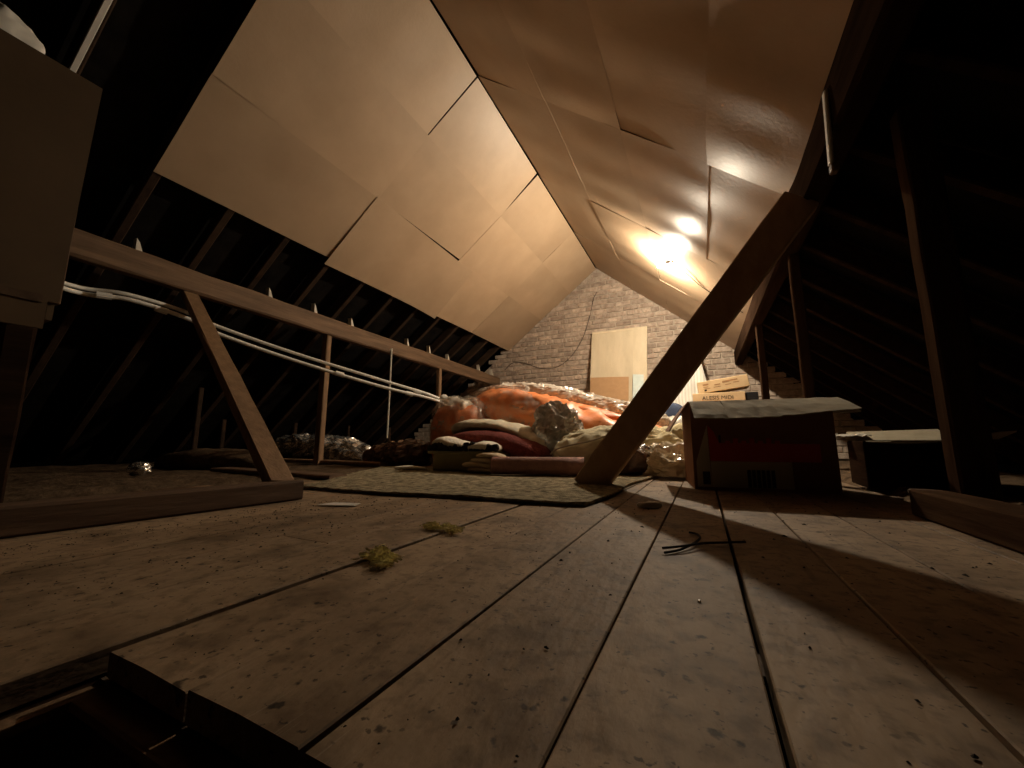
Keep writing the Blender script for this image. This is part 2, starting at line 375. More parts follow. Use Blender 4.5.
# ceiling: felt skin above the rafters; rafters and lining sheets are its pieces
off = .13
ul, ur = -nl * off, -nr * off
rv = []
for y in (YB, YG):
    rv += [Vector((EL - .1, y, zl(EL - .1))) + ul, Vector((XR, y, ZR + off * 1.28)), Vector((ER + .1, y, zr(ER + .1))) + ur]
rv += [p + Vector((0, 0, .02)) for p in rv]
ceiling = mesh('ceiling', rv, [(0, 1, 4, 3), (1, 2, 5, 4), (6, 9, 10, 7), (7, 10, 11, 8), (0, 3, 9, 6), (2, 8, 11, 5)], M['felt'])
tag(ceiling, 'black felted underside of the pitched roof', kind='structure')
ry = [-1.5, -1.1, -.7, -.3, .1, .5] + [.92 + .4 * i for i in range(12)]
for k, y in enumerate(ry):
    for side in (0, 1):
        if side == 0: a, b, u = Vector((XR - .02, y, ZR - .02 * SL)), Vector((EL, y, zl(EL))), -nl
        else: a, b, u = Vector((XR + .02, y, ZR - .02 * SR)), Vector((ER, y, zr(ER))), -nr
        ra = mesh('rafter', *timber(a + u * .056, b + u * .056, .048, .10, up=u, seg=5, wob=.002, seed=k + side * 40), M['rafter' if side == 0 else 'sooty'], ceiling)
        if side == 0:
            ztop = 1.36 - .1 * (y / YG) if y > 0 else 1.36
            hgt = .075 + .03 * random.random()
            cl = [(-2.985, y + .03, ztop), (-2.985, y + .062, ztop), (-3.03, y + .062, ztop), (-3.03, y + .03, ztop)]
            cl = cl + [(p[0] - .004, p[1] + (0 if i in (0, 3) else -.016), ztop + hgt * (1 if i in (0, 3) else .7)) for i, p in enumerate(cl)]
            if k % 4 != 3:
                mesh('cleat', cl, [(3, 2, 1, 0), (4, 5, 6, 7), (0, 1, 5, 4), (1, 2, 6, 5), (2, 3, 7, 6), (3, 0, 4, 7)], M['paleold'], ra, loc=(-3.0, y, ztop))

# lining sheets, 4 ft x 2 ft hardboard, each its own sagging piece
GAP = (-.002, -.001)
def lining(side, x0, x1, y0, y1, sag, drop=0., cor=((0, 0),) * 4, seed=0, twist=0., bump=None):
    z = zl if side == 0 else zr; n = nl if side == 0 else nr; g = GAP[side]
    if side == 0: q = [(x1 + g, y0 + g), (x1 + g, y1 - g), (x0 - g, y1 - g), (x0 - g, y0 + g)]   # x0 upper (ridge), x1 lower
    else: q = [(x0 + g, y0 + g), (x0 + g, y1 - g), (x1 - g, y1 - g), (x1 - g, y0 + g)]
    P = [Vector((a + c[0], b + c[1], z(a + c[0]))) + n * (.001 + drop) for (a, b), c in zip(q, cor)]
    def fn(a, b, nrm):
        yy = P[0].y + (P[1].y - P[0].y) * a; e = (4 * b * (1 - b)) ** .5
        s = sag * (.5 - .5 * math.cos(2 * math.pi * (yy - .92) / .4)) * (.45 + .9 * noise.noise(Vector((yy * 1.1, b * 1.3 + seed * 4.7, seed)))) * (.35 + .65 * e)
        s += noise.noise(Vector((a * 2.1 + seed * 5, b * 1.7, seed))) * .004 + twist * (a - .5) * (b - .5)
        if bump: s += bump(a, b)
        return n * max(s, -.003)
    mesh('lining_sheet', *slab(P, .003, 30, 10, fn), M['lining'], ceiling, smooth=True)
ys = [.90, 2.08, 3.26, 4.43, 5.595]
xl = [-1.302, -1.735, -2.225, -2.75]
k = 0
for r in range(3):
    for c in range(4):
        cor = [(0, 0)] * 4; drop = .0035 * ((r + c) % 2); sag = .004; tw = .006 * ((-1) ** (r + c)); bumpf = None
        lo = xl[r + 1] - [0, 0, 0][r]
        if (r, c) == (2, 1):                       # the sheet that hangs proud and slipped along the slope
            k += 1; lining(0, xl[2], xl[3] - .05, 2.068, 3.49, .006, .010, [(0, 0), (.0, .03), (-.02, -.01), (0, 0)], seed=k, twist=.02, bump=lambda a, b: .075 * a ** 5 * (1 - .6 * b) + .012 * a); continue
        if (r, c) == (2, 2): cor = [(-.05, 0), (-.05, 0), (0, 0), (0, 0)]
        if (r, c) == (2, 3): cor = [(-.05, 0), (-.06, 0), (0, 0), (0, 0)]
        if (r, c) == (0, 2): cor = [(0, 0), (0, 0), (0, 0), (0, .0)]
        if (r, c) == (0, 1): cor = [(0, 0), (0, 0), (0, -.045), (0, .012)]   # opening wedge at the ridge
        if (r, c) == (0, 0): cor = [(0, 0), (0, -.012), (0, -.004), (0, 0)]
        k += 1; lining(0, xl[r] - (.011 if r == 0 else 0), lo, ys[c], ys[c + 1], sag, drop, cor, seed=k, twist=tw)
xr_ = [-1.298, -.78, -.31, .125, .56]
for r in range(4):
    for c in range(4):
        sag = [.006, .010, .010, .008][r] * [.8, .9, .35, .3][c]; drop = .002 * ((r + c) % 2); cor = [(0, 0)] * 4; bf = None
        if (r, c) == (3, 0): drop, sag = .014, .012; bf = lambda a, b: .026 * math.sin(math.pi * min(1, (1 - a) * 1.8)) * (.4 + .6 * b)
        if (r, c) == (2, 2): sag = .002
        if (r, c) == (1, 2): cor = [(0, 0), (0, .0), (0, -.02), (0, 0)]; sag = .006
        k += 1; lining(1, xr_[r] + (.010 if r == 0 else 0), xr_[r + 1], ys[c], ys[c + 1], sag, drop, cor, seed=k, twist=.012 * ((-1) ** (r * c)), bump=bf)

# ------------------------------------------------------------------ gable wall of bricks
v = []
for y in (YG + .008, YG + .2):
    v += [(EL, y, 0), (ER, y, 0), (XR, y, ZR + .05)]
wall_back = mesh('wall_back', v, [(0, 1, 2), (5, 4, 3), (0, 3, 4, 1), (1, 4, 5, 2), (2, 5, 3, 0)], M['mortar'])
tag(wall_back, 'rough brick gable wall with pale lime mortar', kind='structure')
brick_meshes = []
for i in range(6):
    bv, bf = rbox((0, 0, 0), (.213, .05, .064), ch=.007)
    bv = [Vector(p) + Vector((noise.noise(Vector(p) * 30 + Vector((i * 9, 0, 0))), noise.noise(Vector(p) * 30 + Vector((0, i * 9, 0))) * .6, noise.noise(Vector(p) * 30 + Vector((0, 0, i * 9))))) * .006 for p in bv]
    me = bpy.data.meshes.new('brick'); me.from_pydata([tuple(p) for p in bv], [], bf); me.materials.append(M['brick']); me.update(); brick_meshes.append(me)
spots = []
for row in range(39):
    z = .04 + row * .075
    half0 = (ZR + .06 - z)
    xa, xb = XR - half0 / SL, XR + half0 / SR
    header = row % 4 == 3
    pitch = .1125 if header else .225
    x = -6 + (row % 2) * .1125 + random.uniform(-.02, .02)
    while x < xb:
        if xa + .02 < x < xb - .02: spots.append((z, x, header))
        x += pitch
low = []
vis = [s for s in spots if s[0] > .95 and -3.0 < s[1] < .75]
vis.sort(key=lambda s: -s[0]); vis = set(vis[:300])
for (z, x, hd) in spots:
    jy = random.uniform(-.006, .006); rz = random.uniform(-.03, .03); ry_ = random.uniform(-.025, .025)
    sx = (.47 if hd else 1) * random.uniform(.95, 1.02)
    if (z, x, hd) in vis:
        o = link(bpy.data.objects.new('brick', random.choice(brick_meshes))); o.parent = wall_back
        o.location = (x, YG + .018 + jy, z); o.rotation_euler = (0, ry_, rz); o.scale = (sx, 1, random.uniform(.93, 1.03))
    else: low.append(rbox((x, YG + .018 + jy, z), (.213 * sx, .05, .064), ch=.005))
tag(mesh('brick_courses', *join(*low), M['brick'], wall_back), kind='stuff')
wf = mesh('wall_front', *join(([(EL, YB, 0), (ER, YB, 0), (XR, YB, ZR + .1), (EL, YB - .1, 0), (ER, YB - .1, 0), (XR, YB - .1, ZR + .1)], [(2, 1, 0), (3, 4, 5), (0, 1, 4, 3), (1, 2, 5, 4), (2, 0, 3, 5)])), M['felt'])
tag(wf, 'dark end wall of the loft', kind='structure')

# ------------------------------------------------------------------ floor: ceiling below, joists, boards
HX0, HX1, HY0, HY1 = -.543, .34, -.60, .195      # hatch opening
fl = []
for (x0, x1, y0, y1) in ((EL, HX0 - .06, YB, YG), (HX1 + .06, ER, YB, YG), (HX0 - .06, HX1 + .06, HY1 + .06, YG), (HX0 - .06, HX1 + .06, YB, HY0 - .06)):
    fl.append(box(x0, x1, y0, y1, -.14, -.12))
floor = mesh('floor', *join(*fl), M['joist']); tag(floor, 'old boarded loft floor', kind='structure')
for y in [-1.6 + .42 * i for i in range(18)]:
    if HY0 - .05 < y < HY1 + .05:
        segs = [(EL + .05, HX0 - .07), (HX1 + .07, ER - .05)]
    else: segs = [(EL + .05, ER - .05)]
    for (a, b) in segs: mesh('joist', *rbox(((a + b) / 2, y, -.0725), (b - a, .05, .095), ch=.003), M['joist'], floor)
gx = [-2.0, -1.85, -1.70, -1.555, -1.41, -1.265, -1.12, -.975, -.83, -.686, -.537, -.390, -.250, -.103, .036, .170, .315, .462, .61]
wide = {-.537: .011, .036: .006, -.686: .004}
def board(x0, x1, y0, y1, seed):
    n = max(2, int((y1 - y0) / .45)); cup = random.uniform(-.0012, .0018); tz = random.uniform(-.0015, .0015)
    v, f = [], []
    for j in range(n + 1):
        t = j / n; y = y0 + (y1 - y0) * t; w = noise.noise(Vector((t * 4, seed * 1.7, 0))) * .0016
        prof = [(x0 + w, -.024), (x0 + w, -.0015), (x0 + w + .0015, 0), ((x0 + x1) / 2, cup), (x1 + w - .0015, 0), (x1 + w, -.0015), (x1 + w, -.024)]
        v += [(x, y, z + (tz + .0008 * math.sin(t * 9 + seed) if z > -.02 else 0)) for x, z in prof]
    for j in range(n):
        for i in range(7): f.append((j * 7 + i, j * 7 + (i + 1) % 7, j * 7 + 7 + (i + 1) % 7, j * 7 + 7 + i))
    f.append(tuple(range(6, -1, -1))); f.append(tuple(range(n * 7, n * 7 + 7)))
    mesh('floor_board', v, f, M['board'], floor)
for i in range(len(gx) - 1):
    a, b = gx[i], gx[i + 1]
    a += wide.get(a, .0035) / 2; b -= wide.get(b, .0035) / 2
    if b > HX0 + .02 and a < HX1 - .03:
        st = HY1 + random.uniform(-.0015, .0015); board(a, b, YB + .02, HY0, i + 50)
    else: st = YB + .02
    if abs(gx[i] + .83) < .01: cuts = [.565]
    elif abs(gx[i] + .103) < .01: cuts = []
    else: cuts = [random.uniform(2.6, 4.2)]
    e0 = st
    for ci, cpos in enumerate(cuts + [YG]):
        board(a, b, e0, cpos - .002, i * 3 + ci); e0 = cpos + .002
# the strip left beside the hatch where the board edge overhangs
# hatch lining below the boards
tr = mesh('trim_1', *join(box(HX0 - .055, HX0, HY0 - .055, HY1 + .055, -.115, -.028)), M['joist'])
tag(tr, 'rough timber frame lining the loft hatch', kind='structure')
mesh('hatch_bearer', *join(box(HX0, HX1 + .055, HY1, HY1 + .055, -.115, -.028)), M['joist'], tr)
mesh('hatch_bearer', *join(box(HX1, HX1 + .055, HY0 - .055, HY1, -.115, -.028)), M['joist'], tr)
mesh('hatch_bearer', *join(box(HX0, HX1, HY0 - .055, HY0, -.115, -.028)), M['joist'], tr)
mesh('hatch_lath', *timber((HX0 + .005, HY0, -.034), (HX0 + .005, HY1, -.036), .022, .012, seg=12, wob=.003, ch=.002), M['stud'], tr)
mesh('hatch_lath', *timber((HX0 + .016, HY1 - .010, -.036), (HX1, HY1 - .008, -.034), .026, .012, seg=16, wob=.003, ch=.002), M['stud'], tr)
for (a, b, c, d) in ((HX0 - .02, HX0 + .0, HY0, HY1), (HX1, HX1 + .02, HY0, HY1), (HX0, HX1, HY1, HY1 + .02), (HX0, HX1, HY0 - .02, HY0)):
    mesh('hatch_side', *box(a, b, c, d, -.55, -.117), M['joist'], tr)

# loft insulation heaped between the joists outside the boards (uncountable)
def heap(name, x0, x1, y0, y1, zt, label, seed):
    nx, ny = 40, 60; v, f = [], []
    for j in range(ny + 1):
        for i in range(nx + 1):
            x = x0 + (x1 - x0) * i / nx; y = y0 + (y1 - y0) * j / ny
            n = noise.noise(Vector((x * 2.2, y * 2.2, seed))) * .6 + noise.noise(Vector((x * 7, y * 7, seed))) * .35 + noise.noise(Vector((x * 19, y * 19, seed))) * .14
            e = min(1, min(i, nx - i) / 3, min(j, ny - j) / 3)
            v.append((x, y, -.12 + (zt + .05 * n + .10) * (.3 + .7 * e)))
    for j in range(ny):
        for i in range(nx): f.append((j * (nx + 1) + i, j * (nx + 1) + i + 1, (j + 1) * (nx + 1) + i + 1, (j + 1) * (nx + 1) + i))
    tag(mesh(name, v, f, M['insul'], smooth=True), label, 'insulation', kind='stuff')
heap('loft_insulation', EL + .25, -2.03, YB + .05, YG - .05, .025, 'brown fibrous loft insulation heaped over the joists under the low eaves', 1)
heap('loft_insulation', .66, ER - .2, YB + .05, YG - .05, .02, 'dark loose insulation behind the sole plate and tall post', 2)

# ------------------------------------------------------------------ purlins, struts, posts, plates
def single(name, label, cat, geo, m, loc, group=None, smooth=False):
    return tag(mesh(name, *geo, m, loc=loc, smooth=smooth), label, cat, group)
single('purlin', 'long heavy timber purlin below the open rafters, white pipes beneath it', 'beam',
       timber((-3.01, YB + .02, 1.31), (-3.01, YG, 1.185), .085, .155, ch=.012, seg=26, wob=.007, seed=3), M['beam'], (-3.01, YB, 1.2))
single('purlin', 'dark timber purlin along the foot of the bright sagging lining, carrying the propping strut', 'beam',
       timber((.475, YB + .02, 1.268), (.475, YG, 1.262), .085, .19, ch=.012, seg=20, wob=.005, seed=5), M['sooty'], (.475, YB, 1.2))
single('strut', 'thick dark diagonal strut standing in front of the bedding and casting a long shadow', 'strut',
       timber((-.485, 1.77, -.01), (.425, 1.85, 1.19), .075, .138, up=(-.8, 0, .6), ch=.006, seg=10, wob=.003, seed=8), M['strut'], (-.5, 1.77, 0))
single('strut', 'leaning timber strut rising from the low sole plate to the long purlin', 'strut',
       timber((-1.335, .885, .05), (-3.0, 1.25, 1.165), .088, .042, up=(.57, 0, .82), ch=.006, seg=10, wob=.004, seed=9), M['stud'], (-1.36, .9, .07))
def sole(name, label, p0, p1, w, h_, seed):
    p0, p1 = Vector(p0), Vector(p1)
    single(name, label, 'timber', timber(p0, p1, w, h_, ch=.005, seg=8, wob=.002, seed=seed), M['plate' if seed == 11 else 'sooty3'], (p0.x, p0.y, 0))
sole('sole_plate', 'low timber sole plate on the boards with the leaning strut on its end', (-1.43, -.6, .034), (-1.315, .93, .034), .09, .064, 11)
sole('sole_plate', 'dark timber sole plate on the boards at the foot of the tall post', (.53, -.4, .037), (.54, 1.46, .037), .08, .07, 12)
def post(label, x, y, z0, z1, w, t, seed, m='stud'):
    single('post', label, 'post', timber((x, y, z0), (x, y, z1), w, t, up=(0, 1, 0), ch=.005, seg=8, wob=.003, seed=seed), M[m], (x, y, z0))
post('upright timber post behind the two white pipes, foot beside the foil roll', -3.03, 2.33, -.03, 1.19, .07, .05, 21)
post('short upright post near the gable, just above the knotted bag end', -3.0, 3.98, -.03, 1.16, .05, .05, 22)
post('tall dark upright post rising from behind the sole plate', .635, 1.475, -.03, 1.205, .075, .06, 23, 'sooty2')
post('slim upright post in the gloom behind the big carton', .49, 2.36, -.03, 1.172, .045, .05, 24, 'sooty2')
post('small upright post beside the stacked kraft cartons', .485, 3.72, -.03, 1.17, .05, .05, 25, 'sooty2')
for i, (x, y) in enumerate([(-4.15, 1.95), (-4.5, 2.35), (-4.5, 2.75), (-4.5, 3.15), (-4.5, 3.95), (-4.5, 4.75)]):
    zt = zl(x) + .005
    tag(mesh('stud', *timber((x, y - .045, -.03), (x, y - .045, zt), .045, .04, up=(0, 1, 0), seg=3, seed=60 + i), M['rafter'], loc=(x, y - .045, -.03)),
        'short stud propping a rafter in the dark eaves behind the long purlin', 'stud', 'studs in the dark eaves')
# white strip nailed on the near purlin face
t = thing('white_batten', 'white strip hanging upright on the face of the dark purlin', 'batten', (.425, 1.43, 1.03))
mesh('strip', *rbox((.424, 1.425, 1.19), (.012, .026, .26), ry=R(2)), M['white'], t)
mesh('end_block', *rbox((.424, 1.42, 1.045), (.02, .032, .03)), M['stud'], t)
t = thing('lit_edge_strip', 'white strip painting bright light onto the edge of the nearest open rafter', 'batten', (-2.6, .47, zl(-2.6)))
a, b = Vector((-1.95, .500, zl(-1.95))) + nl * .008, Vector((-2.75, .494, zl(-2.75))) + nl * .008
mesh('strip', *timber(a, b, .022, .012, up=nl, ch=.002, seg=3, wob=.001), M['white'], t)  # white strip stands for bright light falling on the rafter's edge
# thin pale rod hanging under the purlin
t = thing('hanging_conduit', 'thin pale conduit hanging from the long purlin', 'conduit', (-2.95, 3.07, .25))
mesh('rod', *tube([(-2.955, 3.07, 1.2), (-2.955, 3.07, .7), (-2.957, 3.068, .24)], .009), M['paleold'], t)
mesh('clip', *rbox((-2.96, 3.07, 1.18), (.02, .03, .02)), M['white'], t)

# ------------------------------------------------------------------ casing on legs, cloth on it
t = thing('tank_casing', 'dark brown board casing with ragged lower edge raised on timber legs', 'casing', (-1.85, -.1, 0))
X0, X1, Y0, Y1, Z0, Z1 = -2.2, -1.5, -.62, .345, .485, 1.215
mesh('front_panel', *slab([(X1, Y0, Z0 + .075), (X1, Y1, Z0 + .075), (X1, Y1 + .01, Z1), (X1, Y0, Z1)], -.012, 10, 8, lambda a, b, n: n * (.004 * math.sin(a * 3))), M['casing'], t)
# torn lower strip, ragged upper lip overlapping the panel
def torn(a, b, n):
    return n * .006 + Vector((0, 0, (.018 * noise.noise(Vector((a * 9, 0, 2))) + .008 * noise.noise(Vector((a * 31, 0, 2)))) * b))
mesh('torn_strip', *slab([(X1 + .004, Y0, Z0), (X1 + .004, Y1 - .02, Z0), (X1 + .004, Y1 - .02, Z0 + .085), (X1 + .004, Y0, Z0 + .085)], -.008, 40, 2, torn), M['casing'], t)
mesh('ragged_lip', *slab([(X1 + .006, Y0, Z0 + .076), (X1 + .006, Y1 - .03, Z0 + .066), (X1 + .006, Y1 - .03, Z0 + .088), (X1 + .006, Y0, Z0 + .09)], -.012, 40, 1,
     lambda a, b, n: n * .008 + Vector((0, 0, .014 * noise.noise(Vector((a * 12, b * 3, 7)))))), M['torn'], t)
mesh('side_panel', *box(X0, X1 - .014, Y1 - .014, Y1 - .002, Z0 + .03, Z1 - .01), M['casing'], t)
mesh('side_panel', *box(X0, X1 - .014, Y0 + .002, Y0 + .014, Z0 + .03, Z1 - .01), M['casing'], t)
mesh('rear_panel', *box(X0 - .012, X0, Y0, Y1, Z0 + .03, Z1 - .01), M['casing'], t)
mesh('lid', *rbox(((X0 + X1) / 2, (Y0 + Y1) / 2, Z1 - .02), (X1 - X0 - .05, Y1 - Y0 - .05, .018)), M['casing'], t)
mesh('bearer', *rbox(((X0 + X1) / 2, Y1 - .12, Z0 + .005), (X1 - X0 - .03, .07, .06)), M['plate'], t)
mesh('bearer', *rbox(((X0 + X1) / 2, Y0 + .12, Z0 + .005), (X1 - X0 - .03, .07, .06)), M['plate'], t)
for x in (X0 + .06, X1 - .07):
    for y in (Y0 + .12, Y1 - .045 if x > -1.9 else Y1 - .12):
        zf = .0 if x > -1.95 else -.03
        mesh('leg', *timber((x, y, zf), (x, y, Z0 + .02), .055, .055, up=(0, 1, 0), seg=4, seed=int(x * 10 + y * 10)), M['sooty'], t)
mesh('sheathing_edge', *rbox((X1 - .02, Y1 + .003, .86), (.03, .006, .6)), M['torn'], t)
single('white_cloth', 'crumpled white cloth lying on top of the raised casing', 'cloth',
       blob((-1.60, .165, Z1 + .034), (.17, .15, .10), rz=.4, e=(.8, .9), amp=.035, fr=14, seed=3, zmin=Z1 + .001), M['cloth_white'], (-1.60, .165, Z1), smooth=True)

# ------------------------------------------------------------------ the bulb: batten holder on the lining, flex along the sheet
BP = Vector((-.164, 3.70, zr(-.164))) + nr * .004
BA = Vector((-.835, .55, -.027)).normalized()      # the holder leans over, bulb close to the sheet
t = thing('ceiling_bulb', 'glowing bare bulb in a small holder on the sloping lining', 'light bulb', tuple(BP))
mesh('base_plate', *lathe([(.0, -.002), (.034, -.002), (.034, .006), (.028, .011), (.0, .011)], BP, nr), M['white'], t, smooth=False)
mesh('lamp_holder', *lathe([(.0, .0), (.017, .0), (.017, .030), (.014, .032), (.014, .044), (.0, .044)], BP + nr * .008, BA), M['cable'], t)
mesh('bulb_cap', *lathe([(.0, .044), (.012, .044), (.012, .056), (.0, .056)], BP + nr * .008, BA), M['brass'], t)
mesh('glass_bulb', *lathe([(.0, .055), (.012, .056), (.014, .064), (.020, .075), (.026, .088), (.028, .100), (.025, .113), (.017, .123), (.008, .127), (.0, .128)], BP + nr * .008, BA, n=20), M['bulb'], t, smooth=True)
fx = [Vector((x, y, zr(x))) + nr * d for x, y, d in ((-.16, 3.62, .018), (-.09, 3.70, .022), (.0, 3.80, .016), (.10, 3.93, .012), (.3, 4.0, .014), (.42, 4.02, .014))]
single('lighting_flex', 'thin dark flex clipped along the lining beside the bulb', 'cable', tube(fx, .0035, 6), M['cable'], tuple(fx[0]))

# ------------------------------------------------------------------ two white pipes from the casing to the bedding
pp = [(-2.21, .02, .93), (-2.55, .25, .97), (-2.95, .711, .992), (-2.90, .931, 1.008), (-2.85, 1.188, .966), (-2.80, 1.356, .898), (-2.60, 1.79, .775), (-2.30, 2.28, .643), (-2.06, 2.74, .553), (-2.02, 2.95, .45), (-2.02, 3.05, .2), (-2.02, 3.05, .0)]
t = thing('white_pipe', 'lower of the two white pipes sagging in the dark beneath the long purlin', 'pipe', pp[4])
mesh('pipe_run', *tube(pp, .0125, 10), M['white'], t, smooth=True)
for k in (2, 3, 6, 7): mesh('coupling', *tube([Vector(pp[k]).lerp(Vector(pp[k + 1]), .42), Vector(pp[k]).lerp(Vector(pp[k + 1]), .42 + .06 / (Vector(pp[k]) - Vector(pp[k + 1])).length)], .019, 10, 1), M['white'], t)
p2 = [(p[0] - .02, p[1] - .008, p[2] + dz) for p, dz in zip(pp, (.03, .03, .035, .033, .045, .055, .06, .06, .035, .03, .03, .03))]
p2[0] = (-2.21, -.02, 1.0)
t = thing('white_pipe', 'upper of the two white pipes sagging in the dark beneath the long purlin', 'pipe', p2[4])
mesh('pipe_run', *tube(p2, .0115, 10), M['white'], t, smooth=True)
mesh('coupling', *tube([Vector(p2[7]).lerp(Vector(p2[8]), .6), Vector(p2[7]).lerp(Vector(p2[8]), .72)], .018, 10, 1), M['white'], t)

# ------------------------------------------------------------------ cable on the gable wall
wc = [(-2.88, YG - .01, 1.38), (-2.72, YG - .012, 1.49), (-2.5, YG - .012, 1.46), (-2.25, YG - .012, 1.36), (-1.98, YG - .012, 1.35), (-1.75, YG - .012, 1.48), (-1.55, YG - .012, 1.75), (-1.42, YG - .012, 2.1), (-1.36, YG - .012, 2.35), (-1.30, YG - .012, 2.46)]
single('wall_cable', 'thin dark cable looping loosely down the brick gable', 'cable', tube(wc, .005, 6), M['cable'], wc[3])

# ------------------------------------------------------------------ things leaning on the gable
def lean(y): return y
t = thing('plywood_board', 'tall pale plywood board leaning on the brick gable', 'board', (-1.02, 5.25, 0))
th = R(-2.6)
def L3(x, z, d=0):   # point on the leaning board's face
    return (x, 5.27 + .275 * z / 1.84 - d, z)
mesh('panel', *slab([L3(-1.435, .0), L3(-.655, .0), L3(-.600, 1.815), L3(-1.385, 1.825)], -.018, 2, 2), M['ply'], t)
mesh('edge_strip', *slab([L3(-.835, .02, .001), L3(-.662, .02, .001), L3(-.612, 1.80, .001), L3(-.79, 1.805, .001)], .007, 1, 1), M['ply'], t)
mesh('top_batten', *slab([L3(-1.385, 1.790, .001), L3(-.79, 1.780, .001), L3(-.79, 1.802, .001), L3(-1.385, 1.812, .001)], .005, 1, 1), M['ply'], t)
single('cardboard_sheet', 'tan cardboard sheet propped low against the plywood board', 'cardboard',
       slab([(-1.40, 5.20, .0), (-.875, 5.20, .0), (-.855, 5.385, 1.085), (-1.385, 5.385, 1.110)], .006, 4, 4, lambda a, b, n: n * .006 * math.sin(a * 3)), M['card'], (-1.13, 5.2, 0))
single('glazed_strip', 'narrow pale blue strip standing against the plywood board', 'panel',
       slab([(-.835, 5.20, .0), (-.69, 5.20, .0), (-.66, 5.39, 1.10), (-.80, 5.39, 1.115)], .006, 1, 1), M['mirror'], (-.76, 5.2, 0))
# white sheet hung over something upright at the gable
def drape(a, b, n):
    return Vector((0, -.05 * math.sin(a * math.pi) + .018 * math.sin(a * 19) * (1 - b) - .04 * (1 - b) ** 2, .03 * math.sin(a * 7) * (1 - b)))
single('white_sheet', 'white sheet draped tall and tapering beside the brick gable', 'sheet',
       slab([(-.42, 4.98, .50), (.13, 4.98, .62), (-.035, 5.18, 1.60), (-.155, 5.18, 1.60)], .012, 22, 24, drape), M['cloth_white'], (-.15, 5.0, .5), smooth=True)
t = thing('trestle', 'narrow upright frame beneath the white sheet', 'frame', (-.1, 5.2, 0))
mesh('leg', *timber((-.27, 5.14, 0), (-.13, 5.24, 1.56), .04, .03, up=(0, 1, 0), seg=3), M['stud'], t)
mesh('leg', *timber((.0, 5.14, 0), (-.075, 5.24, 1.56), .04, .03, up=(0, 1, 0), seg=3), M['stud'], t)
mesh('crossbar', *timber((-.22, 5.175, .55), (-.03, 5.175, .55), .03, .03, seg=2), M['stud'], t)

# ------------------------------------------------------------------ carpet
cc = [(-1.55, 1.10), (-.338, 1.20), (-.255, 2.45), (-2.25, 2.30)]
def cz(a, b, n):
    e = min(a, 1 - a, b, 1 - b)
    return Vector((.012 * math.sin(b * 9) * (1 if a in (0, 1) else 0), .012 * math.sin(a * 13) * (1 if b == 0 else 0), .0015 + .002 * noise.noise(Vector((a * 8, b * 8, 0))) + (.004 if e == 0 else 0) * random.random()))
t = thing('carpet_remnant', 'mottled olive carpet remnant spread on the floorboards before the bedding', 'carpet', (-1.0, 1.6, 0))
mesh('pile', *slab([(x, y, .004) for x, y in cc], .008, 50, 40, cz), M['carpet'], t, smooth=False)
mesh('backing', *slab([(x, y, .0018) for x, y in cc], .002, 4, 4), M['carpet_back'], t)
CZ = .0155

# ------------------------------------------------------------------ the heap of bedding
t = thing('bagged_quilt', 'long orange quilt bundled in clear plastic on top of the bedding heap', 'quilt', (-1.0, 3.15, 0))
mesh('quilt', *loft([(-1.80, 3.02, .33), (-1.66, 3.04, .45), (-1.42, 3.05, .43), (-1.12, 3.06, .36), (-.82, 3.08, .27), (-.50, 3.10, .20), (-.16, 3.12, .16)],
     [(.15, .14), (.24, .19), (.27, .20), (.27, .19), (.26, .17), (.24, .15), (.16, .11)], sub=9, n=40, amp=.07, fr=4.5, seed=4, zmin=.012), M['orange'], t, smooth=True)
mesh('quilt_fold', *loft([(-1.70, 3.12, .56), (-1.5, 3.10, .585), (-1.2, 3.10, .535), (-.9, 3.12, .45), (-.6, 3.15, .37), (-.34, 3.18, .31)],
     [(.10, .05), (.14, .065), (.14, .06), (.13, .055), (.12, .05), (.08, .04)], sub=9, n=32, amp=.03, fr=6, seed=9), M['orange'], t, smooth=True)
mesh('plastic_roll', *loft([(-1.82, 3.20, .50), (-1.68, 3.24, .615), (-1.4, 3.26, .62), (-1.1, 3.27, .575), (-.78, 3.28, .485), (-.45, 3.30, .395), (-.22, 3.31, .33)],
     [(.10, .10), (.15, .115), (.16, .105), (.16, .095), (.15, .09), (.14, .085), (.08, .06)], sub=16, n=56, amp=.05, fr=11, seed=12), M['film'], t)
mesh('clear_sleeve', *loft([(-1.86, 2.98, .35), (-1.66, 2.98, .46), (-1.42, 2.98, .44), (-1.15, 3.0, .36)],
     [(.14, .15), (.24, .205), (.27, .21), (.2, .15)], sub=10, n=40, amp=.05, fr=8, seed=5, zmin=.012), M['film_clear'], t, smooth=True)
mesh('packing', *blob((-1.05, 3.3, .15), (1.5, .5, .30), e=(.4, .5), amp=.02, fr=5, seed=2, zmin=.012), M['rust'], t, smooth=True)
t = thing('knotted_bag', 'rust-orange bedding in a clear bag with a knotted neck at the end of the heap', 'bag', (-1.85, 2.72, 0))
mesh('bedding', *blob((-1.83, 2.74, .25), (.44, .42, .50), rz=.2, e=(.7, .8), amp=.05, fr=6, seed=6, zmin=.014), M['rust'], t, smooth=True)
mesh('bag_skin', *blob((-1.81, 2.73, .28), (.47, .44, .56), rz=.2, e=(.75, .8), amp=.07, fr=9, seed=6, zmin=.014, nu=56, nv=30), M['film_clear'], t, smooth=True)
mesh('bag_neck', *loft([(-1.72, 2.72, .47), (-1.84, 2.70, .525), (-1.945, 2.69, .555), (-1.985, 2.685, .575)], [(.14, .055), (.08, .04), (.035, .022), (.05, .03)], amp=.03, fr=22, seed=3, n=24), M['film'], t, smooth=True)
